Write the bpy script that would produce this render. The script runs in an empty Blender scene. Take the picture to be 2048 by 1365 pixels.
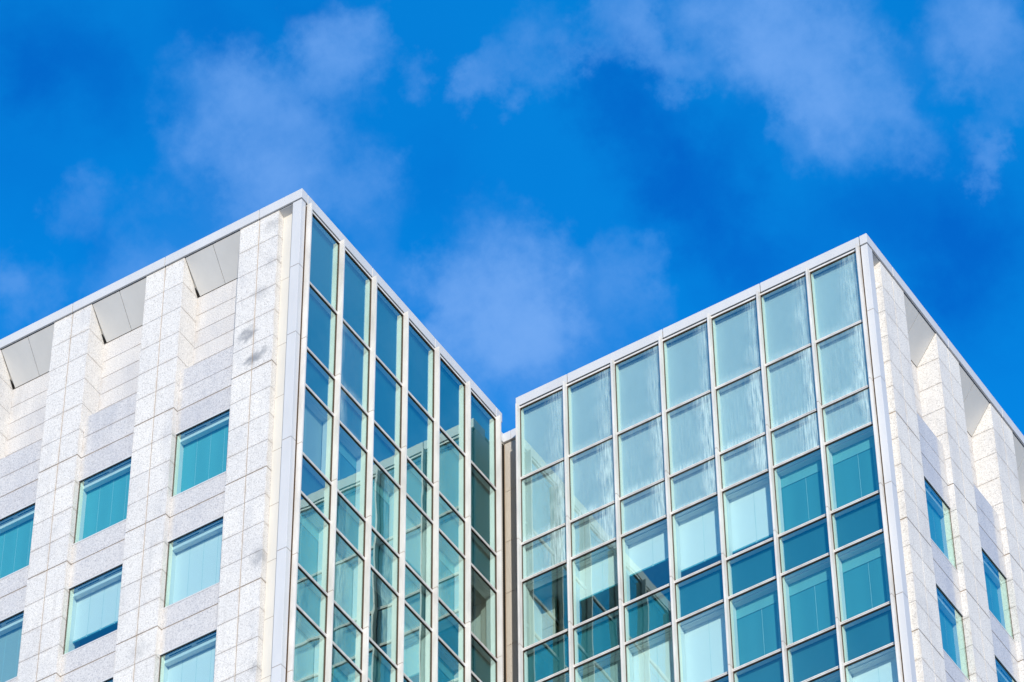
import bpy, bmesh, math, random
from mathutils import Vector, Matrix
R = math.radians
random.seed(7)
S = bpy.context.scene
COL = S.collection

# ------------------------------------------------------------------ camera
GROUND = -91.06
cd = bpy.data.cameras.new('camera'); cam = bpy.data.objects.new('camera', cd); COL.objects.link(cam)
cd.sensor_width = 36.0; cd.lens = 151.96; cd.clip_start = 0.5; cd.clip_end = 6000
yaw, pitch, roll = 0.560973, 0.829168, -0.0106656
fw = Vector((-math.sin(yaw) * math.cos(pitch), math.cos(yaw) * math.cos(pitch), math.sin(pitch)))
r0 = Vector((math.cos(yaw), math.sin(yaw), 0)); u0 = r0.cross(fw)
cr = r0 * math.cos(roll) + u0 * math.sin(roll); cu = u0 * math.cos(roll) - r0 * math.sin(roll)
m = Matrix((cr, cu, -fw)).transposed().to_4x4()
m.translation = Vector((45.52978, -62.1468, -89.461))
cam.matrix_world = m
S.camera = cam

# ------------------------------------------------------------------ light
SUN_EL, SUN_AZ = R(18.2), R(38.5)          # azimuth counted from -Y towards +X
sd = Vector((math.sin(SUN_AZ) * math.cos(SUN_EL), -math.cos(SUN_AZ) * math.cos(SUN_EL), math.sin(SUN_EL)))
sl = bpy.data.lights.new('sun', 'SUN'); sl.energy = 4.4; sl.angle = R(0.5); sl.color = (1.0, 0.93, 0.83)
so = bpy.data.objects.new('sun', sl); COL.objects.link(so)
so.rotation_euler = (-sd).to_track_quat('-Z', 'Y').to_euler(); so.location = (60, -80, 40)

S.view_settings.view_transform = 'Standard'; S.view_settings.look = 'None'
S.view_settings.exposure = 0.12; S.view_settings.gamma = 1.0
S.cycles.max_bounces = 10; S.cycles.transparent_max_bounces = 24
S.cycles.caustics_reflective = False; S.cycles.caustics_refractive = False

W = bpy.data.worlds.new('World'); S.world = W; W.use_nodes = True
wn = W.node_tree.nodes; wl = W.node_tree.links; wn.clear()
def N(nodes, t, **k):
    n = nodes.new(t)
    for a, v in k.items(): setattr(n, a, v)
    return n
def setin(n, **k):
    for a, v in k.items(): n.inputs[a].default_value = v
wout = N(wn, 'ShaderNodeOutputWorld'); bg = N(wn, 'ShaderNodeBackground'); wl.new(bg.outputs[0], wout.inputs[0])
bg.inputs['Strength'].default_value = 0.1
sky = N(wn, 'ShaderNodeTexSky', sky_type='NISHITA', sun_disc=False, sun_elevation=SUN_EL,
        sun_rotation=math.pi - SUN_AZ, air_density=1.0, dust_density=0.6, ozone_density=3.0)
tint = N(wn, 'ShaderNodeMix', data_type='RGBA', blend_type='MULTIPLY'); tint.inputs[0].default_value = 1
wl.new(sky.outputs[0], tint.inputs[6]); 
tc = N(wn, 'ShaderNodeTexCoord')
sx = N(wn, 'ShaderNodeSeparateXYZ'); wl.new(tc.outputs['Generated'], sx.inputs[0])
hi = N(wn, 'ShaderNodeMapRange', interpolation_type='SMOOTHSTEP'); wl.new(sx.outputs[2], hi.inputs['Value'])
setin(hi, **{'From Min': 0.22, 'From Max': 0.62, 'To Min': 0.0, 'To Max': 1.0})
dn = N(wn, 'ShaderNodeTexNoise'); setin(dn, Scale=9.0, Detail=3.0, Roughness=0.5); wl.new(tc.outputs['Generated'], dn.inputs['Vector'])
dm = N(wn, 'ShaderNodeMapRange'); wl.new(dn.outputs['Fac'], dm.inputs['Value']); setin(dm, **{'From Min': 0.3, 'From Max': 0.7, 'To Min': 0.0, 'To Max': 1.0})
deep = N(wn, 'ShaderNodeMix', data_type='RGBA'); pass
deep.inputs[6].default_value = (0.015, 1.18, 2.7, 1); deep.inputs[7].default_value = (0.03, 2.15, 3.4, 1)
tn = N(wn, 'ShaderNodeMix', data_type='RGBA'); wl.new(hi.outputs[0], tn.inputs[0]); tn.inputs[6].default_value = (0.85, 0.85, 0.85, 1)
wl.new(deep.outputs[2], tn.inputs[7]); wl.new(tn.outputs[2], tint.inputs[7])
warp = N(wn, 'ShaderNodeTexNoise', noise_dimensions='3D'); setin(warp, Scale=55.0, Detail=6.0, Roughness=0.62)
wl.new(tc.outputs['Generated'], warp.inputs['Vector'])
ws = N(wn, 'ShaderNodeVectorMath', operation='SUBTRACT'); wl.new(warp.outputs['Color'], ws.inputs[0]); ws.inputs[1].default_value = (.5, .5, .5)
wsc = N(wn, 'ShaderNodeVectorMath', operation='SCALE'); wl.new(ws.outputs[0], wsc.inputs[0]); wsc.inputs['Scale'].default_value = 0.030
wdir = N(wn, 'ShaderNodeVectorMath', operation='ADD'); wl.new(tc.outputs['Generated'], wdir.inputs[0]); wl.new(wsc.outputs[0], wdir.inputs[1])
# cloud puffs: (azimuth deg from +Y towards +X, elevation deg, angular radius deg, density)
PUFFS = [(-38.08, 50.66, 0.73, 0.75), (-36.9, 50.31, 0.93, 0.8), (-35.62, 51.47, 0.63, 0.85), (-36.11, 50.86, 0.66, 0.7), (-38.08, 49.73, 0.73, 0.85),
         (-37.42, 49.16, 0.93, 0.9), (-36.03, 49.67, 0.8, 0.6), (-35.1, 49.36, 0.6, 0.4), (-39.08, 48.69, 0.73, 0.6), (-39.8, 48.12, 0.66, 0.55),
         (-40.83, 49.05, 0.46, 0.5), (-41.73, 47.85, 0.53, 0.5), (-42.14, 47.96, 0.4, 0.4), (-34.96, 48.31, 0.6, 0.35), (-32.27, 48.06, 1.06, 2.4),
         (-31.79, 47.52, 0.93, 0.9), (-29.97, 48.42, 0.56, 0.5), (-33.06, 47.26, 0.86, 0.9), (-32.86, 49.12, 0.46, 0.35), (-29.91, 47.75, 0.6, 0.4),
         (-33.56, 48.32, 0.53, 0.5), (-31.59, 51.42, 0.56, 0.7), (-32.55, 50.9, 0.4, 0.65), (-32.86, 50.64, 0.27, 0.4), (-30.63, 51.51, 0.4, 0.5),
         (-29.56, 51.65, 0.53, 0.6), (-28.65, 51.09, 0.4, 0.5), (-29.04, 51.43, 0.4, 0.4), (-34.02, 51.03, 0.33, 0.4), (-26.99, 51.74, 0.99, 1.0),
         (-26.0, 51.23, 0.99, 1.1), (-25.06, 50.51, 0.86, 0.9), (-24.19, 50.11, 0.6, 0.6), (-25.71, 50.28, 0.53, 0.45), (-22.4, 51.29, 0.8, 0.7),
         (-21.97, 50.85, 0.6, 0.6), (-22.54, 49.64, 0.4, 0.35), (-22.43, 49.43, 0.3, 0.35), (-26.21, 49.72, 0.3, 0.25), (-21.71, 50.16, 0.4, 0.4),
         (-31.42, 46.72, 0.93, 0.5)]
# deeper blue holes between the thin cloud, same units
HOLES = [(-29.83, 50.73, 0.6, 0.8), (-29.15, 49.98, 0.73, 0.9), (-28.39, 49.29, 0.73, 0.9), (-27.66, 48.53, 0.73, 0.8), (-30.44, 51.01, 0.46, 0.4),
         (-41.69, 51.1, 0.86, 0.8), (-40.35, 50.54, 0.73, 0.6), (-42.43, 50.58, 0.6, 0.5), (-38.51, 51.76, 0.73, 0.5), (-36.18, 51.95, 0.53, 0.4),
         (-23.8, 48.89, 0.93, 0.8), (-22.5, 48.38, 0.86, 0.8), (-23.23, 47.64, 0.86, 0.6), (-25.32, 48.8, 0.73, 0.5), (-33.58, 49.84, 0.6, 0.3),
         (-41.9, 49.37, 0.73, 0.3), (-40.57, 48.6, 0.4, 0.3), (-27.41, 49.91, 0.53, 0.4), (-26.81, 48.16, 0.6, 0.5)]
acc = None
def madd(a, b, op='ADD'):
    n = N(wn, 'ShaderNodeMath', operation=op)
    for i, x in enumerate((a, b)):
        if isinstance(x, (int, float)): n.inputs[i].default_value = x
        else: wl.new(x, n.inputs[i])
    return n.outputs[0]
def puffs(lst, inner, outer, k):
    a = None
    for az, el, rad, den in lst:
        v = (math.sin(R(az)) * math.cos(R(el)), math.cos(R(az)) * math.cos(R(el)), math.sin(R(el)))
        d = N(wn, 'ShaderNodeVectorMath', operation='DISTANCE'); wl.new(wdir.outputs[0], d.inputs[0]); d.inputs[1].default_value = v
        mr = N(wn, 'ShaderNodeMapRange', interpolation_type='SMOOTHSTEP')
        wl.new(d.outputs['Value'], mr.inputs['Value'])
        setin(mr, **{'From Min': R(rad) * inner, 'From Max': R(rad) * outer, 'To Min': den * k, 'To Max': 0.0})
        a = mr.outputs[0] if a is None else madd(a, mr.outputs[0])
    return a
dsub = N(wn, 'ShaderNodeMath', operation='SUBTRACT', use_clamp=True)
acc = puffs(PUFFS, 0.10, 1.28, 0.74)
hole = puffs(HOLES, 0.0, 1.6, 0.62)
wl.new(madd(madd(dm.outputs[0], 0.40, 'MULTIPLY'), 0.62), dsub.inputs[0]); wl.new(hole, dsub.inputs[1]); wl.new(dsub.outputs[0], deep.inputs[0])
# the rest of the sky: scattered thin cloud
far = N(wn, 'ShaderNodeTexNoise'); setin(far, Scale=5.0, Detail=7.0, Roughness=0.55); wl.new(tc.outputs['Generated'], far.inputs['Vector'])
fr = N(wn, 'ShaderNodeMapRange', interpolation_type='SMOOTHSTEP'); wl.new(far.outputs['Fac'], fr.inputs['Value'])
setin(fr, **{'From Min': 0.47, 'From Max': 0.75, 'To Min': 0.0, 'To Max': 0.75})
vc = N(wn, 'ShaderNodeVectorMath', operation='DISTANCE'); wl.new(tc.outputs['Generated'], vc.inputs[0]); vc.inputs[1].default_value = tuple(fw)
vm = N(wn, 'ShaderNodeMapRange', interpolation_type='SMOOTHSTEP'); wl.new(vc.outputs['Value'], vm.inputs['Value'])
setin(vm, **{'From Min': 0.14, 'From Max': 0.30, 'To Min': 0.0, 'To Max': 1.0})
acc = madd(acc, madd(fr.outputs[0], vm.outputs[0], 'MULTIPLY'))
# fine texture inside the puffs
fine = N(wn, 'ShaderNodeTexNoise'); setin(fine, Scale=38.0, Detail=8.0, Roughness=0.6); wl.new(tc.outputs['Generated'], fine.inputs['Vector'])
ff = N(wn, 'ShaderNodeMapRange'); wl.new(fine.outputs['Fac'], ff.inputs['Value']); setin(ff, **{'From Min': 0.33, 'From Max': 0.67, 'To Min': 0.20, 'To Max': 1.55})
acc = madd(acc, ff.outputs[0], 'MULTIPLY')
ex = madd(1.0, madd(2.718, madd(acc, -1.0, 'MULTIPLY'), 'POWER'), 'SUBTRACT')
cl = N(wn, 'ShaderNodeMapRange'); wl.new(ex, cl.inputs['Value']); setin(cl, **{'From Min': 0.0, 'From Max': 1.0, 'To Min': 0.0, 'To Max': 1.0})
cmix = N(wn, 'ShaderNodeMix', data_type='RGBA'); wl.new(cl.outputs[0], cmix.inputs[0]); wl.new(tint.outputs[2], cmix.inputs[6])
cmix.inputs[7].default_value = (1.65, 3.8, 8.3, 1)
wl.new(cmix.outputs[2], bg.inputs['Color'])

# ------------------------------------------------------------------ materials
def mat(name):
    M = bpy.data.materials.new(name); M.use_nodes = True
    nt = M.node_tree; nt.nodes.clear()
    out = N(nt.nodes, 'ShaderNodeOutputMaterial')
    return M, nt.nodes, nt.links, out
def ramp(nodes, links, src, stops):
    n = N(nodes, 'ShaderNodeValToRGB'); links.new(src, n.inputs[0])
    e = n.color_ramp.elements
    while len(e) < len(stops): e.new(0.5)
    for k, (p, c) in enumerate(stops): e[k].position = p; e[k].color = (*c, 1) if len(c) == 3 else c
    return n.outputs[0]
def mixc(nodes, links, f, a, b, blend='MIX'):
    n = N(nodes, 'ShaderNodeMix', data_type='RGBA', blend_type=blend)
    for i, x in ((0, f), (6, a), (7, b)):
        if isinstance(x, (int, float)): n.inputs[i].default_value = x
        elif isinstance(x, tuple): n.inputs[i].default_value = (*x, 1)
        else: links.new(x, n.inputs[i])
    return n.outputs[2]
def paint(name, col, rough=0.45, spec=0.4, var=0.05, metallic=0.0, scale=1.3):
    M, n, l, out = mat(name); p = N(n, 'ShaderNodeBsdfPrincipled'); l.new(p.outputs[0], out.inputs[0])
    t = N(n, 'ShaderNodeTexCoord'); z = N(n, 'ShaderNodeTexNoise'); setin(z, Scale=scale, Detail=6.0, Roughness=0.6)
    mp = N(n, 'ShaderNodeMapping'); mp.inputs['Scale'].default_value = (1, 1, 0.25); l.new(t.outputs['Object'], mp.inputs[0]); l.new(mp.outputs[0], z.inputs['Vector'])
    dark = tuple(c * (1 - var * 2.2) for c in col); light = tuple(min(1, c * (1 + var)) for c in col)
    l.new(ramp(n, l, z.outputs['Fac'], [(0.3, dark), (0.7, light)]), p.inputs['Base Color'])
    setin(p, Roughness=rough, Metallic=metallic); p.inputs['Specular IOR Level'].default_value = spec
    return M
def granite(name, base, dark, light, rough, spec, stain=0.25, stains=(), bump=0.002):
    M, n, l, out = mat(name); p = N(n, 'ShaderNodeBsdfPrincipled'); l.new(p.outputs[0], out.inputs[0])
    t = N(n, 'ShaderNodeTexCoord'); o = t.outputs['Object']
    g = N(n, 'ShaderNodeTexNoise'); setin(g, Scale=29.0, Detail=2.0, Roughness=0.8); l.new(o, g.inputs['Vector'])
    c = ramp(n, l, g.outputs['Fac'], [(0.34, dark), (0.46, base), (0.56, base), (0.68, light)])
    v = N(n, 'ShaderNodeTexVoronoi'); setin(v, Scale=40.0); l.new(o, v.inputs['Vector'])
    sp = ramp(n, l, v.outputs['Distance'], [(0.0, (0.55, 0.55, 0.56)), (0.22, (1, 1, 1))])
    c = mixc(n, l, 0.7, c, sp, 'MULTIPLY')
    # each block its own shade
    ge = N(n, 'ShaderNodeNewGeometry')
    bl = ramp(n, l, ge.outputs['Random Per Island'], [(0.0, (0.94, 0.943, 0.95)), (0.5, (0.985, 0.983, 0.98)), (1.0, (1.03, 1.025, 1.01))])
    c = mixc(n, l, 1.0, c, bl, 'MULTIPLY')
    # weathering: broad grey rain stains
    mp = N(n, 'ShaderNodeMapping'); mp.inputs['Scale'].default_value = (1, 1, 0.35); l.new(o, mp.inputs[0])
    w = N(n, 'ShaderNodeTexNoise'); setin(w, Scale=1.1, Detail=7.0, Roughness=0.65); l.new(mp.outputs[0], w.inputs['Vector'])
    wf = ramp(n, l, w.outputs['Fac'], [(0.50, (0, 0, 0)), (0.72, (stain,) * 3)])
    c = mixc(n, l, wf, c, (0.30, 0.32, 0.37))
    # rain runs: narrow vertical streaks
    mq = N(n, 'ShaderNodeMapping'); mq.inputs['Scale'].default_value = (4, 4, 0.22); l.new(o, mq.inputs[0])
    q = N(n, 'ShaderNodeTexNoise'); setin(q, Scale=1.3, Detail=5.0, Roughness=0.6); l.new(mq.outputs[0], q.inputs['Vector'])
    c = mixc(n, l, ramp(n, l, q.outputs['Fac'], [(0.55, (0, 0, 0)), (0.78, (stain * .7,) * 3)]), c, (0.34, 0.32, 0.30))
    # grime creeping in from the joints round each slab
    uv = N(n, 'ShaderNodeSeparateXYZ'); l.new(t.outputs['UV'], uv.inputs[0])
    def mth(op, a, b):
        k = N(n, 'ShaderNodeMath', operation=op)
        for i_, x in enumerate((a, b)):
            if isinstance(x, (int, float)): k.inputs[i_].default_value = x
            else: l.new(x, k.inputs[i_])
        return k.outputs[0]
    eu = mth('MINIMUM', uv.outputs[0], mth('SUBTRACT', 1.0, uv.outputs[0])); ev = mth('MINIMUM', uv.outputs[1], mth('SUBTRACT', 1.0, uv.outputs[1]))
    em = N(n, 'ShaderNodeMapRange', interpolation_type='SMOOTHSTEP'); l.new(mth('MINIMUM', eu, ev), em.inputs['Value'])
    setin(em, **{'From Min': 0.0, 'From Max': 0.11, 'To Min': 1.0, 'To Max': 0.0})
    gn = N(n, 'ShaderNodeTexNoise'); setin(gn, Scale=2.3, Detail=6.0, Roughness=0.65); l.new(o, gn.inputs['Vector'])
    gm = N(n, 'ShaderNodeMapRange'); l.new(gn.outputs['Fac'], gm.inputs['Value']); setin(gm, **{'From Min': 0.42, 'From Max': 0.72, 'To Min': 0.0, 'To Max': 0.42})
    c = mixc(n, l, mth('MULTIPLY', em.outputs[0], gm.outputs[0]), c, (0.38, 0.31, 0.24))
    for (sx, sy, sz, rad, amt) in stains:
        d = N(n, 'ShaderNodeVectorMath', operation='DISTANCE')
        wz = N(n, 'ShaderNodeTexNoise'); setin(wz, Scale=5.0, Detail=5.0); l.new(o, wz.inputs['Vector'])
        ad = N(n, 'ShaderNodeMix', data_type='RGBA', blend_type='ADD'); ad.inputs[0].default_value = 0.5
        l.new(o, ad.inputs[6]); l.new(wz.outputs['Color'], ad.inputs[7])
        l.new(ad.outputs[2], d.inputs[0]); d.inputs[1].default_value = (sx + .25, sy + .25, sz + .25)
        mr = N(n, 'ShaderNodeMapRange', interpolation_type='SMOOTHSTEP'); l.new(d.outputs['Value'], mr.inputs['Value'])
        setin(mr, **{'From Min': rad * .2, 'From Max': rad, 'To Min': amt, 'To Max': 0.0})
        c = mixc(n, l, mr.outputs[0], c, (0.20, 0.21, 0.23))
    l.new(c, p.inputs['Base Color'])
    setin(p, Roughness=rough); p.inputs['Specular IOR Level'].default_value = spec
    if bump:
        b = N(n, 'ShaderNodeBump'); b.inputs['Strength'].default_value = 0.5; b.inputs['Distance'].default_value = bump
        l.new(g.outputs['Fac'], b.inputs['Height']); l.new(b.outputs[0], p.inputs['Normal'])
    return M
def glass(name, tintc, rmin, refl=(0.79, 1.0, 0.88), fog=0.0, wave=0.0055):
    M, n, l, out = mat(name)
    t = N(n, 'ShaderNodeTexCoord'); o = t.outputs['Object']
    tr = N(n, 'ShaderNodeBsdfTransparent'); tr.inputs[0].default_value = (*tintc, 1)
    gl = N(n, 'ShaderNodeBsdfGlossy'); gl.inputs['Color'].default_value = (*refl, 1); gl.inputs['Roughness'].default_value = 0.0
    z = N(n, 'ShaderNodeTexNoise', noise_dimensions='4D'); setin(z, Scale=0.6, Detail=1.5); l.new(o, z.inputs['Vector'])
    oi_ = N(n, 'ShaderNodeObjectInfo'); wm = N(n, 'ShaderNodeMath', operation='MULTIPLY'); l.new(oi_.outputs['Random'], wm.inputs[0]); wm.inputs[1].default_value = 60; l.new(wm.outputs[0], z.inputs['W'])
    b = N(n, 'ShaderNodeBump'); b.inputs['Strength'].default_value = 1.0; b.inputs['Distance'].default_value = wave
    l.new(z.outputs['Fac'], b.inputs['Height']); l.new(b.outputs[0], gl.inputs['Normal'])
    f0 = N(n, 'ShaderNodeLayerWeight'); f0.inputs['Blend'].default_value = 0.5      # coated glass: mirrors more the flatter it is seen
    f = N(n, 'ShaderNodeMath', operation='POWER'); l.new(f0.outputs['Facing'], f.inputs[0]); f.inputs[1].default_value = 1.55
    mr = N(n, 'ShaderNodeMapRange'); l.new(f.outputs[0], mr.inputs['Value']); setin(mr, **{'From Min': 0.0, 'From Max': 1.0, 'To Min': rmin, 'To Max': 1.0})
    mx = N(n, 'ShaderNodeMixShader'); l.new(mr.outputs[0], mx.inputs[0]); l.new(tr.outputs[0], mx.inputs[1]); l.new(gl.outputs[0], mx.inputs[2])
    res = mx.outputs[0]
    if fog > 0:      # dried condensation running down the inside of the pane
        uv = N(n, 'ShaderNodeSeparateXYZ'); l.new(t.outputs['UV'], uv.inputs[0])
        oi = N(n, 'ShaderNodeObjectInfo')
        mp = N(n, 'ShaderNodeMapping'); mp.inputs['Scale'].default_value = (13, 13, 0.8); l.new(o, mp.inputs[0])
        st = N(n, 'ShaderNodeTexNoise'); setin(st, Scale=1.6, Detail=5.0, Roughness=0.65); l.new(mp.outputs[0], st.inputs['Vector'])
        s1 = N(n, 'ShaderNodeMapRange'); l.new(st.outputs['Fac'], s1.inputs['Value']); setin(s1, **{'From Min': 0.36, 'From Max': 0.68, 'To Min': 0.15, 'To Max': 1.0})
        br = N(n, 'ShaderNodeTexNoise'); setin(br, Scale=0.9, Detail=3.0); l.new(o, br.inputs['Vector'])
        def mth(op, a, c):
            k = N(n, 'ShaderNodeMath', operation=op, use_clamp=False)
            for i, x in enumerate((a, c)):
                if isinstance(x, (int, float)): k.inputs[i].default_value = x
                else: l.new(x, k.inputs[i])
            return k.outputs[0]
        def sm(src, a, c):
            k = N(n, 'ShaderNodeMapRange', interpolation_type='SMOOTHSTEP'); l.new(src, k.inputs['Value'])
            setin(k, **{'From Min': a, 'From Max': c, 'To Min': 1.0, 'To Max': 0.0}); return k.outputs[0]
        wid = mth('ADD', mth('MULTIPLY', br.outputs['Fac'], 0.5), mth('MULTIPLY', oi.outputs['Random'], 0.25))
        uo = mth('DIVIDE', uv.outputs[0], mth('ADD', wid, 0.02))
        e = mth('MAXIMUM', sm(uo, 0.35, 1.15), mth('MULTIPLY', sm(uv.outputs[1], 0.0, 0.16), 0.8))
        a = mth('MULTIPLY', mth('ADD', mth('MULTIPLY', e, 0.85), 0.10 + 0.25 * max(0, fog - 0.5)), s1.outputs[0])
        a = mth('MULTIPLY', a, fog)
        df = N(n, 'ShaderNodeBsdfDiffuse'); df.inputs[0].default_value = (0.58, 0.76, 0.76, 1)
        m2 = N(n, 'ShaderNodeMixShader'); l.new(a, m2.inputs[0]); l.new(res, m2.inputs[1]); l.new(df.outputs[0], m2.inputs[2]); res = m2.outputs[0]
    ge = N(n, 'ShaderNodeNewGeometry'); cl_ = N(n, 'ShaderNodeBsdfTransparent')
    mb = N(n, 'ShaderNodeMixShader'); l.new(ge.outputs['Backfacing'], mb.inputs[0]); l.new(res, mb.inputs[1]); l.new(cl_.outputs[0], mb.inputs[2])
    l.new(mb.outputs[0], out.inputs[0])
    return M
def blindmat(name, col, ribs):
    M, n, l, out = mat(name); p = N(n, 'ShaderNodeBsdfPrincipled'); l.new(p.outputs[0], out.inputs[0])
    t = N(n, 'ShaderNodeTexCoord'); w = N(n, 'ShaderNodeTexWave', wave_type='BANDS', bands_direction='X'); setin(w, Scale=ribs, Distortion=0.6, Detail=2.0)
    mp = N(n, 'ShaderNodeMapping'); mp.inputs['Rotation'].default_value = (0, 0, R(45)); l.new(t.outputs['Object'], mp.inputs[0]); l.new(mp.outputs[0], w.inputs['Vector'])
    l.new(ramp(n, l, w.outputs['Fac'], [(0.0, tuple(c * .93 for c in col)), (1.0, col)]), p.inputs['Base Color'])
    b = N(n, 'ShaderNodeBump'); b.inputs['Strength'].default_value = 0.4; b.inputs['Distance'].default_value = 0.01
    l.new(w.outputs['Fac'], b.inputs['Height']); l.new(b.outputs[0], p.inputs['Normal'])
    setin(p, Roughness=0.8); p.inputs['Specular IOR Level'].default_value = 0.2
    return M

ROOT_L = (-10.22, 4.73, GROUND)            # base of the stained building, where its own coordinates start
STAINS = [(a - ROOT_L[0], b_ - ROOT_L[1], c_ - ROOT_L[2], r_, t_) for a, b_, c_, r_, t_ in
          [(-1.63, -.38, -4.5, .40, .8), (-1.45, -.38, -5.60, .38, .85), (-1.12, -.38, -5.50, .33, .6), (-1.30, -.38, -3.05, .42, .35),
           (-1.02, -.38, -.45, .40, .4), (-.95, -.38, -2.0, .35, .3), (-.87, -.38, -13.2, .45, .5), (-.80, -.38, -17.0, .4, .4), (-4.5, -.38, -14.6, .5, .25)]]
G_STONE = granite('pale_flamed_granite', (0.662, 0.640, 0.612), (0.40, 0.385, 0.375), (0.79, 0.77, 0.745), 0.8, 0.25, 0.30, STAINS)
G_MID = granite('grey_granite', (0.59, 0.57, 0.555), (0.32, 0.305, 0.305), (0.74, 0.72, 0.70), 0.7, 0.25, 0.35)
G_POL = granite('polished_grey_granite', (0.575, 0.553, 0.535), (0.33, 0.32, 0.335), (0.69, 0.67, 0.65), 0.12, 0.5, 0.34, (), 0.0)
G_LINK = granite('warm_rough_granite', (0.48, 0.445, 0.395), (0.25, 0.22, 0.19), (0.62, 0.56, 0.48), 0.85, 0.2, 0.2)
SEAL = paint('brown_sealant', (0.36, 0.265, 0.18), 0.9, 0.1, 0.15)
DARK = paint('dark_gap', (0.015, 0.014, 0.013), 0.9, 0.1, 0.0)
GASK = paint('grey_gasket', (0.09, 0.06, 0.04), 0.7, 0.2, 0.0)
BROWN = paint('brown_slot', (0.10, 0.055, 0.03), 0.8, 0.1, 0.1)
ALU = paint('white_coated_aluminium', (0.59, 0.585, 0.58), 0.32, 0.5, 0.03)
CREAM = paint('cream_panel', (0.62, 0.59, 0.53), 0.5, 0.3, 0.04)
FINW = paint('white_fin_coating', (0.67, 0.645, 0.61), 0.4, 0.4, 0.10, scale=2.5)
SOFF = paint('grey_soffit_panel', (0.60, 0.595, 0.58), 0.5, 0.3, 0.03)
INW = paint('inner_white_frame', (0.80, 0.81, 0.77), 0.6, 0.2, 0.03)
ROOM = paint('room_wall', (0.30, 0.34, 0.36), 0.8, 0.2, 0.1)
DKP = paint('dark_back_panel', (0.03, 0.15, 0.18), 0.6, 0.2, 0.08, scale=0.5)
LTP = paint('sun_haze_back_panel', (0.50, 0.535, 0.53), 0.6, 0.2, 0.06, scale=0.5)  # sunlight scattered by the film on the panes, painted in as a paler panel
MIDP = paint('teal_back_panel', (0.025, 0.16, 0.20), 0.6, 0.2, 0.08, scale=0.5)
GL = glass('green_glass', (0.80, 0.985, 0.975), 0.09)
GLF = glass('streaked_glass', (0.80, 0.985, 0.975), 0.09, fog=0.5)
GLF2 = glass('fogged_glass', (0.80, 0.985, 0.975), 0.09, fog=0.85)
BW = blindmat('white_blind', (0.88, 0.88, 0.85), 22)
BGS = blindmat('turquoise_grey_blind', (0.11, 0.42, 0.44), 0.7)
BM = blindmat('mid_grey_blind', (0.36, 0.45, 0.43), 14)
BG = blindmat('teal_grey_blind', (0.055, 0.25, 0.285), 0.7)
BG2 = paint('pale_teal_band', (0.16, 0.40, 0.40), 0.7, 0.2, 0.05)
SEAM = paint('blind_seam', (0.42, 0.60, 0.60), 0.7, 0.2, 0.0)
RAIL = paint('blind_rail', (0.12, 0.36, 0.40), 0.6, 0.2, 0.0)
PAVE = paint('pale_paving', (0.42, 0.41, 0.39), 0.85, 0.2, 0.1, scale=0.2)

# ------------------------------------------------------------------ mesh helpers
class MB:
    """collects boxes and prisms in (i, j, z) and links them as ONE mesh object"""
    def __init__(s, P): s.P = P; s.bm = bmesh.new(); s.mats = []; s.uv = s.bm.loops.layers.uv.new('UVMap')
    def mi(s, M):
        if M not in s.mats: s.mats.append(M)
        return s.mats.index(M)
    def hexa(s, pts, M):
        vs = [s.bm.verts.new(s.P(*p)) for p in pts]; k = s.mi(M); fs = []
        for q in ((0, 1, 2, 3), (7, 6, 5, 4), (0, 4, 5, 1), (1, 5, 6, 2), (2, 6, 7, 3), (3, 7, 4, 0)):
            f = s.bm.faces.new([vs[a] for a in q]); f.material_index = k; fs.append(f)
            for lp, c in zip(f.loops, ((0, 0), (1, 0), (1, 1), (0, 1))): lp[s.uv].uv = c
        return fs
    def box(s, i0, i1, j0, j1, z0, z1, M):
        i0, i1 = sorted((i0, i1)); j0, j1 = sorted((j0, j1)); z0, z1 = sorted((z0, z1))
        return s.hexa([(i0, j0, z0), (i1, j0, z0), (i1, j1, z0), (i0, j1, z0), (i0, j0, z1), (i1, j0, z1), (i1, j1, z1), (i0, j1, z1)], M)
    def build(s, name, parent, bevel=0.0, label=None):
        bmesh.ops.recalc_face_normals(s.bm, faces=s.bm.faces)
        me = bpy.data.meshes.new(name)
        if parent is not None:
            r = parent
            while r.parent: r = r.parent
            bmesh.ops.translate(s.bm, verts=s.bm.verts, vec=-Vector(r.location) + Vector((0, 0, r.location.z)))
            bmesh.ops.translate(s.bm, verts=s.bm.verts, vec=(0, 0, -r.location.z))
        s.bm.to_mesh(me); s.bm.free()
        for M in s.mats: me.materials.append(M)
        o = bpy.data.objects.new(name, me); COL.objects.link(o)
        if parent is not None: o.parent = parent
        if bevel:
            b = o.modifiers.new('edge', 'BEVEL'); b.width = bevel; b.segments = 2; b.limit_method = 'ANGLE'
        if label: o['label'] = label
        return o
def pane(P, name, parent, i0, i1, j0, j1, z0, z1, M, along):
    """glass sheet with UVs: u along the facade from the corner, v upwards"""
    b = MB(P); fs = b.box(i0, i1, j0, j1, z0, z1, M)
    c = [(i0, j0, z0), (i1, j0, z0), (i1, j1, z0), (i0, j1, z0), (i0, j0, z1), (i1, j0, z1), (i1, j1, z1), (i0, j1, z1)]
    idx = ((0, 1, 2, 3), (7, 6, 5, 4), (0, 4, 5, 1), (1, 5, 6, 2), (2, 6, 7, 3), (3, 7, 4, 0))
    for f, q in zip(fs, idx):
        vm = {tuple(round(x, 4) for x in P(*c[a])): c[a] for a in q}
        for lp in f.loops:
            p = vm[tuple(round(x, 4) for x in lp.vert.co)]
            lp[b.uv].uv = (((p[1] - j0) / (j1 - j0)) if along == 'j' else ((p[0] - i0) / (i1 - i0)), (p[2] - z0) / (z1 - z0))
    return b.build(name, parent)

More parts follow.
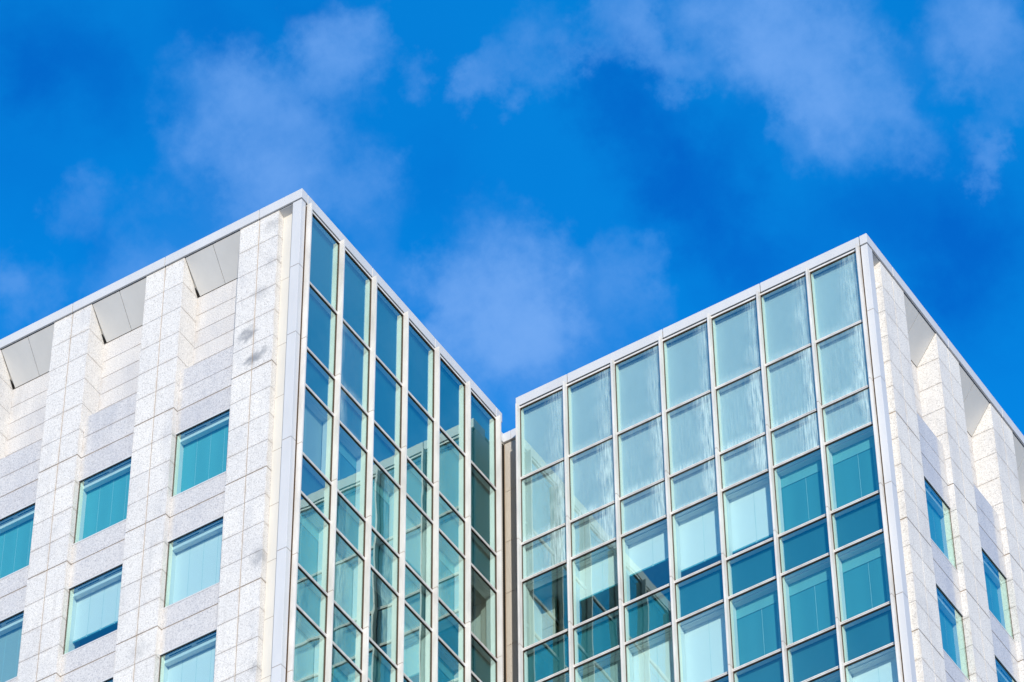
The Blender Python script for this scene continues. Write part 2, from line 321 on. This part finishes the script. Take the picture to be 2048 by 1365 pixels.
# storey levels (0 = underside of the coping)
LV = [0.0, -2.93, -5.51]
while len(LV) < 11: LV.append(LV[-1] - (1.42 if len(LV) % 2 else 2.58))
VIS = {3, 5, 7, 9}          # row k lies between LV[k] and LV[k+1]; these rows are windows
ZB = -21.6

class Block:
    def __init__(s, corner, mirror, label, sg0, nb, jend, ps0, pw, pp, nst, iend):
        s.corner, s.mirror = corner, mirror
        s.sg0, s.nb, s.jend, s.ps0, s.pw, s.pp, s.nst, s.iend = sg0, nb, jend, ps0, pw, pp, nst, iend
        c = corner
        s.P = (lambda i, j, z: Vector((c[0] - j, c[1] + i, z))) if mirror else (lambda i, j, z: Vector((c[0] - i, c[1] + j, z)))
        s.root = bpy.data.objects.new('office_building', None); COL.objects.link(s.root)
        s.root.location = s.P(iend / 2, jend / 2, GROUND)
        s.root['label'] = label; s.root['category'] = 'building'; s.root['group'] = 'office buildings with granite and glass walls'
    def mb(s): return MB(s.P)

    # ---- roof edge
    def coping(s, extra=None):
        b = s.mb(); g = 0.026
        je = s.jend
        js = [0.0, s.sg0 - .05] + [s.sg0 - .05 + 3.17 * k for k in range(1, 5) if s.sg0 - .05 + 3.17 * k < je - .3] + [je]
        for a, c in zip(js, js[1:]):
            if a == 0: b.box(0, .6, 0, c - g / 2, .03, .40, ALU)
            else: b.box(0, .6, a + g / 2, c - g / 2, .03, .40, ALU)
        pj = [s.ps0 + s.pw / 2 + s.pp * k for k in range(s.nst + 1)]
        st = [.6] + [q for q in pj if q < s.iend - .3] + [s.iend]
        for n_, (a, c) in enumerate(zip(st, st[1:])):
            b.box(a + (g / 2 if n_ else 0), c - g / 2, 0, .6, .03, .40, ALU)
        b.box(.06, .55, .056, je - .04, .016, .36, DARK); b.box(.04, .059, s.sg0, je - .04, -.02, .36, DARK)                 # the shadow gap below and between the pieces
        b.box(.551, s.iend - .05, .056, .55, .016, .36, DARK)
        if extra: extra(b)
        return b.build('coping', s.root, 0.006)
    def roof(s):
        b = s.mb(); b.box(.62, s.iend, .62, s.jend - .05, 0.12, 0.22, ROOM); b.build('roof', s.root)

    # ---- stone side
    def pilasters(s):
        for k in range(s.nst):
            a = s.ps0 + s.pp * k; c = a + s.pw; mid = (a + c) / 2
            b = s.mb(); f = .05; dp = .82
            z = -0.0; n = 0
            zs = [(0.021, -1.0)] + [(-q, -q - 1.0) for q in range(1, 24)]
            for (z1, z0) in zs:
                gt = .016 if int(round(-z1)) in (6, 10, 14, 18, 22) else .006
                gb = .016 if int(round(-z0)) in (6, 10, 14, 18, 22) else .006
                b.box(a, mid - .011, f, f + dp, z0 + gb, z1 - gt, G_STONE)
                b.box(mid + .011, c, f, f + dp, z0 + gb, z1 - gt, G_STONE)
            b.box(a + .014, c - .014, f + .014, f + dp - .02, GROUND, -.02, SEAL)
            b.box(a, c, f, f + dp, GROUND, -24.02, G_STONE)
            b.build('pilaster', s.root, 0.005, 'granite pilaster with dark grey rain stains beside the corner' if k == 0 and not s.mirror else None)
    def bays(s, kinds):
        for k in range(s.nst - 1):
            a = s.ps0 + s.pw + s.pp * k; c = s.ps0 + s.pp * (k + 1); a += .002; c -= .002
            mid = (a + c) / 2
            # sloping soffit panel under the coping
            b = s.mb()
            inset = 0.0 if s.mirror else 0.075
            for (p, q, ins) in ((a + .012, mid - .008, 0), (mid + .008, c - .016, inset)):
                b.hexa([(p, .07, .0), (q, .07, .0), (q - ins, .735, -.995), (p, .735, -.995),
                        (p, .07, .04), (q, .07, .04), (q - ins, .775, -.955), (p, .775, -.955)], SOFF)
            b.hexa([(a + .02, .10, .0), (c - .02, .10, .0), (c - .02, .75, -.965), (a + .02, .75, -.965),
                    (a + .02, .10, .06), (c - .02, .10, .06), (c - .02, .80, -.9), (a + .02, .80, -.9)], CREAM)
            if not s.mirror:      # open gap at the lower outer corner of the panel
                b.hexa([(c - .02, .57, -.75), (c - .014, .57, -.75), (c - .006, .728, -.99), (c - .085, .728, -.99),
                        (c - .02, .60, -.73), (c - .014, .60, -.73), (c - .006, .748, -.96), (c - .085, .748, -.96)], DARK)
            b.build('soffit_panel', s.root)
            # recessed wall of full-width slabs
            b = s.mb(); zt = -1.0
            zz = [-1.0, -1.74, -2.40, -3.06, -3.70, -4.30, -4.9]
            for t, u in zip(zz, zz[1:]): b.box(a, c, .75, .83, u + .007, t - .007, G_MID)
            b.box(a, c, .762, .86, -4.9, -.5, SEAL)
            b.build('recessed_wall', s.root, 0.004)
            # polished spandrels
            lev = [(-4.44, -5.22, -6.0, -6.85)] + [(-9.30 - 4 * q, -10.0 - 4 * q, -10.85 - 4 * q) for q in range(3)] + [(-21.30, -24.0)]
            for tup in lev:
                b = s.mb()
                for t, u in zip(tup, tup[1:]):
                    thick = .014 if abs((u + 2) % 4) < .01 else .007
                    thick2 = .014 if abs((t + 2) % 4) < .01 else .007
                    b.box(a, c, .22, .60, u + (thick if u != tup[-1] else 0), t - (thick2 if t != tup[0] else 0), G_POL)
                b.box(a + .004, c - .004, .232, .58, tup[-1] + .01, tup[0] - .01, SEAL)
                b.build('spandrel_wall', s.root, 0.004)
            # windows
            for q in range(4):
                zh, zs = -6.85 - 4 * q, -9.30 - 4 * q
                kind, drop = kinds[q][k % len(kinds[q])]
                fr = s.mb()
                fr.box(a, c, .215, .30, zh - .045, zh - .002, ALU); fr.box(a, c, .215, .30, zs + .002, zs + .045, ALU)
                fr.box(a, a + .02, .244, .285, zs + .046, zh - .046, GASK); fr.box(c - .018, c, .244, .285, zs + .046, zh - .046, GASK)
                fr.box(a + .001, c - .001, .24, .30, zh - .06, zh - .046, DARK)
                w = fr.build('window', s.root)
                pane(s.P, 'pane', w, a + .021, c - .019, .25, .265, zs + .046, zh - .061, GL, 'i')
                t = s.mb()
                t.box(a - .05, a + .03, .286, .62, zs, zh, INW); t.build('jamb', w)
                t = s.mb(); t.box(c - .05, c + .05, .286, .62, zs, zh, INW); t.build('jamb', w)
                t = s.mb(); t.box(a + .03, c - .05, .301, .62, zh - .06, zh + .1, INW)
                t.box(a + .10, mid - .10, .34, .37, zh - .068, zh - .061, DARK); t.box(mid + .05, c - .2, .34, .37, zh - .068, zh - .061, DARK)
                t.box(a + .03, c - .05, .36, .50, zh - .25, zh - .15, INW); t.build('blind_box', w)
                t = s.mb(); t.box(a + .03, c - .05, .301, .62, zs - .1, zs + .02, INW); t.build('sill', w)
                s.blind(w, 'i', a + .04, c - .055, .53, zh - .20, zs + .02, kind, drop)
    def blind(s, w, ax, p, q, dep, zt, zb, kind, drop):
        if kind == 'none': return
        Mt = {'white': BW, 'mid': BM}.get(kind, BGS if ax == 'i' else BG)
        t = s.mb(); z0 = zt - (zt - zb) * drop
        def bx(p0, p1, d0, d1, za, zb_, M):
            if ax == 'i': t.box(p0, p1, d0, d1, za, zb_, M)
            else: t.box(d0, d1, p0, p1, za, zb_, M)
        bx(p, q, dep, dep + .012, z0, zt, Mt)
        n = max(2, round((q - p) / (.42 if ax == 'i' else .62)))
        for k in range(1, n):
            x = p + (q - p) * k / n
            bx(x - .0035, x + .0035, dep - .004, dep - .0005, z0, zt, SEAM)
        if drop < .995:
            bx(p, q, dep - .015, dep + .02, z0 - .05, z0 - .001, RAIL)
            for k in range(1, n): 
                x = p + (q - p) * (k) / n; bx(x - .015, x + .015, dep - .03, dep - .016, z0 - .07, z0 + .02, SEAM)
        if kind == 'grey' and ax == 'j':          # paler band along the top and one side of the dark blinds
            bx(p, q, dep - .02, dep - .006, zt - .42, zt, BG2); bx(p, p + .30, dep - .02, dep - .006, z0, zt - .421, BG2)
        if kind == 'white' and ax == 'j' and drop < .999 and drop > .8: bx(q - .16, q, dep + .06, dep + .07, zb, zt, BW)
        t.build('blind', w)

    # ---- corner
    def corner_parts(s):
        b = s.mb(); js = [0.0, -2.66, -5.35, -9.35, -13.35, -17.35, -21.35, GROUND]
        for t, u in zip(js, js[1:]):
            b.box(.02, .305, .02, .225, u + .008, t - .008, ALU)
        b.box(.03, .295, .03, .21, GROUND, -.03, SEAL)
        b.build('corner_column', s.root, 0.006)
        b = s.mb(); js = [-.10, -2.7, -5.3] + [-7.3 - 2 * k for k in range(8)] + [GROUND]
        for t, u in zip(js, js[1:]): b.box(.31, s.ps0 - .004, .26, .34, u + .006, t - .006, CREAM)
        b.box(.31, s.ps0 - .004, .266, .40, GROUND, -.05, SEAL)
        b.hexa([(.31, .06, .0), (s.ps0 - .004, .06, .0), (s.ps0 - .004, .27, -.105), (.31, .27, -.105),
                (.31, .06, .02), (s.ps0 - .004, .06, .02), (s.ps0 - .004, .27, -.08), (.31, .27, -.08)], SOFF)
        b.build('corner_panel', s.root, 0.003)
        b = s.mb(); b.box(.10, .2, .15, s.sg0 - .02, GROUND, -.01, BROWN); b.build('joint_strip', s.root)

    # ---- glass side
    def curtain(s, kinds, backs, fogs):
        w = 1.585; S_ = [s.sg0 + w * k for k in range(s.nb + 1)]
        fj = [0.03, -5.40, -9.40, -13.40, -17.40, -21.40, GROUND]
        for x in S_:
            b = s.mb()
            for t, u in zip(fj, fj[1:]): b.box(-.12, .06, x - .029, x + .029, u + .009, t - .009, FINW)
            b.box(-.11, .05, x - .024, x + .024, GROUND, 0, SEAL)
            b.box(.03, .075, x - .041, x + .041, -.06 + GROUND, -.06, GASK)
            mu = b.build('mullion', s.root, 0.004)
            t = s.mb(); t.box(.095, .36, x - .055, x + .055, ZB, -.05, INW); t.build('inner_post', mu)
        for n, z in enumerate(LV):
            b = s.mb()
            for p, q in zip(S_, S_[1:]):
                p += .042; q -= .042
                if n == 0:
                    b.box(.022, .07, p - .02, q + .02, -.075, -.012, FINW); b.box(.03, .08, p, q, -.095, -.076, GASK)
                else:
                    b.box(.022, .07, p - .02, q + .02, z + .010, z + .045, FINW); b.box(.022, .07, p - .02, q + .02, z - .040, z - .004, FINW)
                    b.box(.034, .07, p, q, z - .0035, z + .0095, SEAL)
                    b.box(.04, .08, p, q, z - .054, z - .041, GASK)
            tr = b.build('transom', s.root)
            t = s.mb(); t.box(.095, .20, S_[0], S_[-1], z - .06, z + .05, INW); t.build('inner_rail', tr)
        for r in range(10):
            zt, zb = LV[r] - (.095 if r == 0 else .054), LV[r + 1] + .046
            for k, (p, q) in enumerate(zip(S_, S_[1:])):
                p += .0415; q -= .0415
                gm = {0: GL, 1: GLF, 2: GLF2}[fogs.get((r, k), fogs.get(r, 0))]
                if r in VIS:
                    b = s.mb()                     # the ceiling edge inside the window, three slats
                    for (d0, d1) in ((.205, .245), (.254, .28), (.289, .40)): b.box(d0, d1, p, q, zt - .04, zt + .02, INW)
                    b.box(.206, .41, p, q, zt + .021, zt + .04, DARK)
                    win = b.build('window', s.root)
                    pane(s.P, 'pane', win, .06, .075, p, q, zb, zt, gm, 'j')
                    kind, drop = kinds.get((r, k), ('grey', 1.0))
                    s.blind(win, 'j', p + .0, q - .0, .385, zt - .041, zb + .03, kind, drop)
                    t = s.mb(); t.box(.205, .37, p, q, zb - .06, zb + .02, INW); t.build('sill', win)
                else:
                    b = s.mb(); b.box(.24, .262, p, q, zb - .02, zt + .02, backs.get(r, DKP))
                    win = b.build('spandrel_panel', s.root)
                    pane(s.P, 'pane', win, .06, .075, p, q, zb, zt, gm, 'j')
    def body(s):
        b = s.mb(); b.box(.60, s.iend, .90, s.jend - .05, -6.9, .10, ROOM); b.build('parapet_body', s.root)
        for q in range(4):
            b = s.mb(); b.box(.42, s.iend, .63, s.jend - .05, -10.88 - 4 * q, -9.48 - 4 * q, ROOM); b.build('floor_slab', s.root)
        b = s.mb(); b.box(.42, 3.2, s.jend - .14, s.jend - .06, ZB, -6.9, INW); b.build('end_wall', s.root)
        b = s.mb(); b.box(3.2, s.iend, 3.4, s.jend - .05, ZB - .5, -6.9, ROOM)
        b.build('core_wall', s.root)
        b = s.mb(); b.box(.42, s.iend, .63, s.jend - .05, GROUND, ZB - .3, ROOM)
        z = -21.58
        while z > GROUND + 4:
            b.box(.10, .42, s.sg0, s.jend - .1, z - 1.4, z, MIDP); b.box(.12, .42, s.sg0, s.jend - .1, z - 4, z - 1.4, DKP); b.box(s.ps0, s.iend - .3, .3, .63, z - 1.6, z, G_POL); z -= 4
        b.build('lower_storeys', s.root)

# ------------------------------------------------------------------ ground
gb = MB(lambda i, j, z: Vector((i, j, z))); gb.box(-3000, 3000, -3000, 3000, GROUND - .5, GROUND, PAVE)
go = gb.build('ground', None); go['kind'] = 'structure'

# ------------------------------------------------------------------ the two buildings
Wt, Gr, Mi, No = 'white', 'grey', 'mid', 'none'
L = Block((-.02, -.33), False, 'office building with a sunlit granite front and a finned glass side receding to the right',
          .33, 6, 10.12, .78, 1.295, 3.17, 7, 20.4)
def link(b):       # low return of the coping above the stone slot
    b.box(.38, .9, 10.125, 10.76, .0, .36, ALU)
    b.box(-1.2, .13, 10.76, 11.3, .0, .36, ALU); b.box(.142, .9, 10.7601, 11.3, .0, .36, ALU)
L.coping(link); L.roof(); L.pilasters(); L.corner_parts()
L.bays([[(Gr, 1), (Gr, 1), (Gr, 1)], [(Wt, .86), (Wt, .68), (Mi, 1)], [(Wt, 1), (Gr, 1), (Wt, .8)], [(Wt, 1), (Wt, .7), (Gr, 1)]])
L.curtain({(3, 0): (Mi, 1), (3, 1): (Gr, 1), (3, 2): (Gr, 1), (3, 3): (Mi, .7), (3, 4): (Gr, 1), (3, 5): (No, 0),
           (5, 0): (Gr, 1), (5, 1): (Mi, 1), (5, 2): (No, 0), (5, 3): (Mi, 1), (5, 4): (Gr, 1), (5, 5): (Mi, .6),
           (7, 0): (Mi, 1), (7, 1): (Gr, 1), (7, 2): (Mi, .5), (7, 3): (Wt, 1), (7, 4): (Gr, 1), (7, 5): (No, 0),
           (9, 0): (Mi, 1), (9, 3): (Mi, .8)},
          {0: MIDP, 1: MIDP, 2: MIDP}, {(1, 1): 1, (2, 1): 1, (1, 0): 0})
L.body()
b = L.mb()
zz = [-.03] + [-2.0 * k for k in range(1, 12)] + [GROUND]
for t, u in zip(zz, zz[1:]): b.box(-1.2, .375, 10.82, 11.2, u + .006, t - .006, G_LINK)
b.box(-1.2, .62, 10.83, 11.1, GROUND, -.04, SEAL)
b.build('slot_wall', L.root, 0.004)
b = L.mb(); b.box(.40, .6, 9.9, 10.82, GROUND, -.03, CREAM); b.box(.06, .4, 9.9, 10.10, GROUND, -.03, CREAM)
z = -.1
while z > ZB: b.box(.378, .399, 10.70, 10.80, z - .045, z, DARK); z -= .09
b.build('expansion_joint', L.root)

Rb = Block((12.11, 9.47), True, 'office building with a gridded glass front and a granite side receding to the right',
           .29, 7, 11.49, .80, 1.34, 3.205, 7, 20.6)
Rb.coping(); Rb.roof(); Rb.pilasters(); Rb.corner_parts()
Rb.bays([[(Gr, 1)], [(Gr, 1)], [(Gr, 1)], [(Gr, 1)]])
# column 0 is next to the corner, column 6 at the slot
Rb.curtain({(3, 0): (Gr, 1), (3, 1): (Gr, 1), (3, 2): (Wt, .80), (3, 3): (Wt, .74), (3, 4): (Wt, .46), (3, 5): (Wt, .50), (3, 6): (No, 0),
            (5, 0): (Gr, 1), (5, 1): (Gr, 1), (5, 2): (Gr, 1), (5, 3): (Wt, .97), (5, 4): (Wt, 1), (5, 5): (Mi, 1), (5, 6): (Mi, .5),
            (7, 0): (Wt, 1), (7, 1): (Gr, 1), (7, 2): (Wt, 1), (7, 3): (Wt, 1), (7, 4): (Gr, 1), (7, 5): (Wt, 1)},
           {0: LTP, 1: LTP, 2: LTP}, {0: 1, 1: 2, 2: 2})
Rb.body()
b = Rb.mb(); b.box(.08, 14, 11.44, 11.48, GROUND, .0, CREAM); b.build('side_wall', Rb.root)
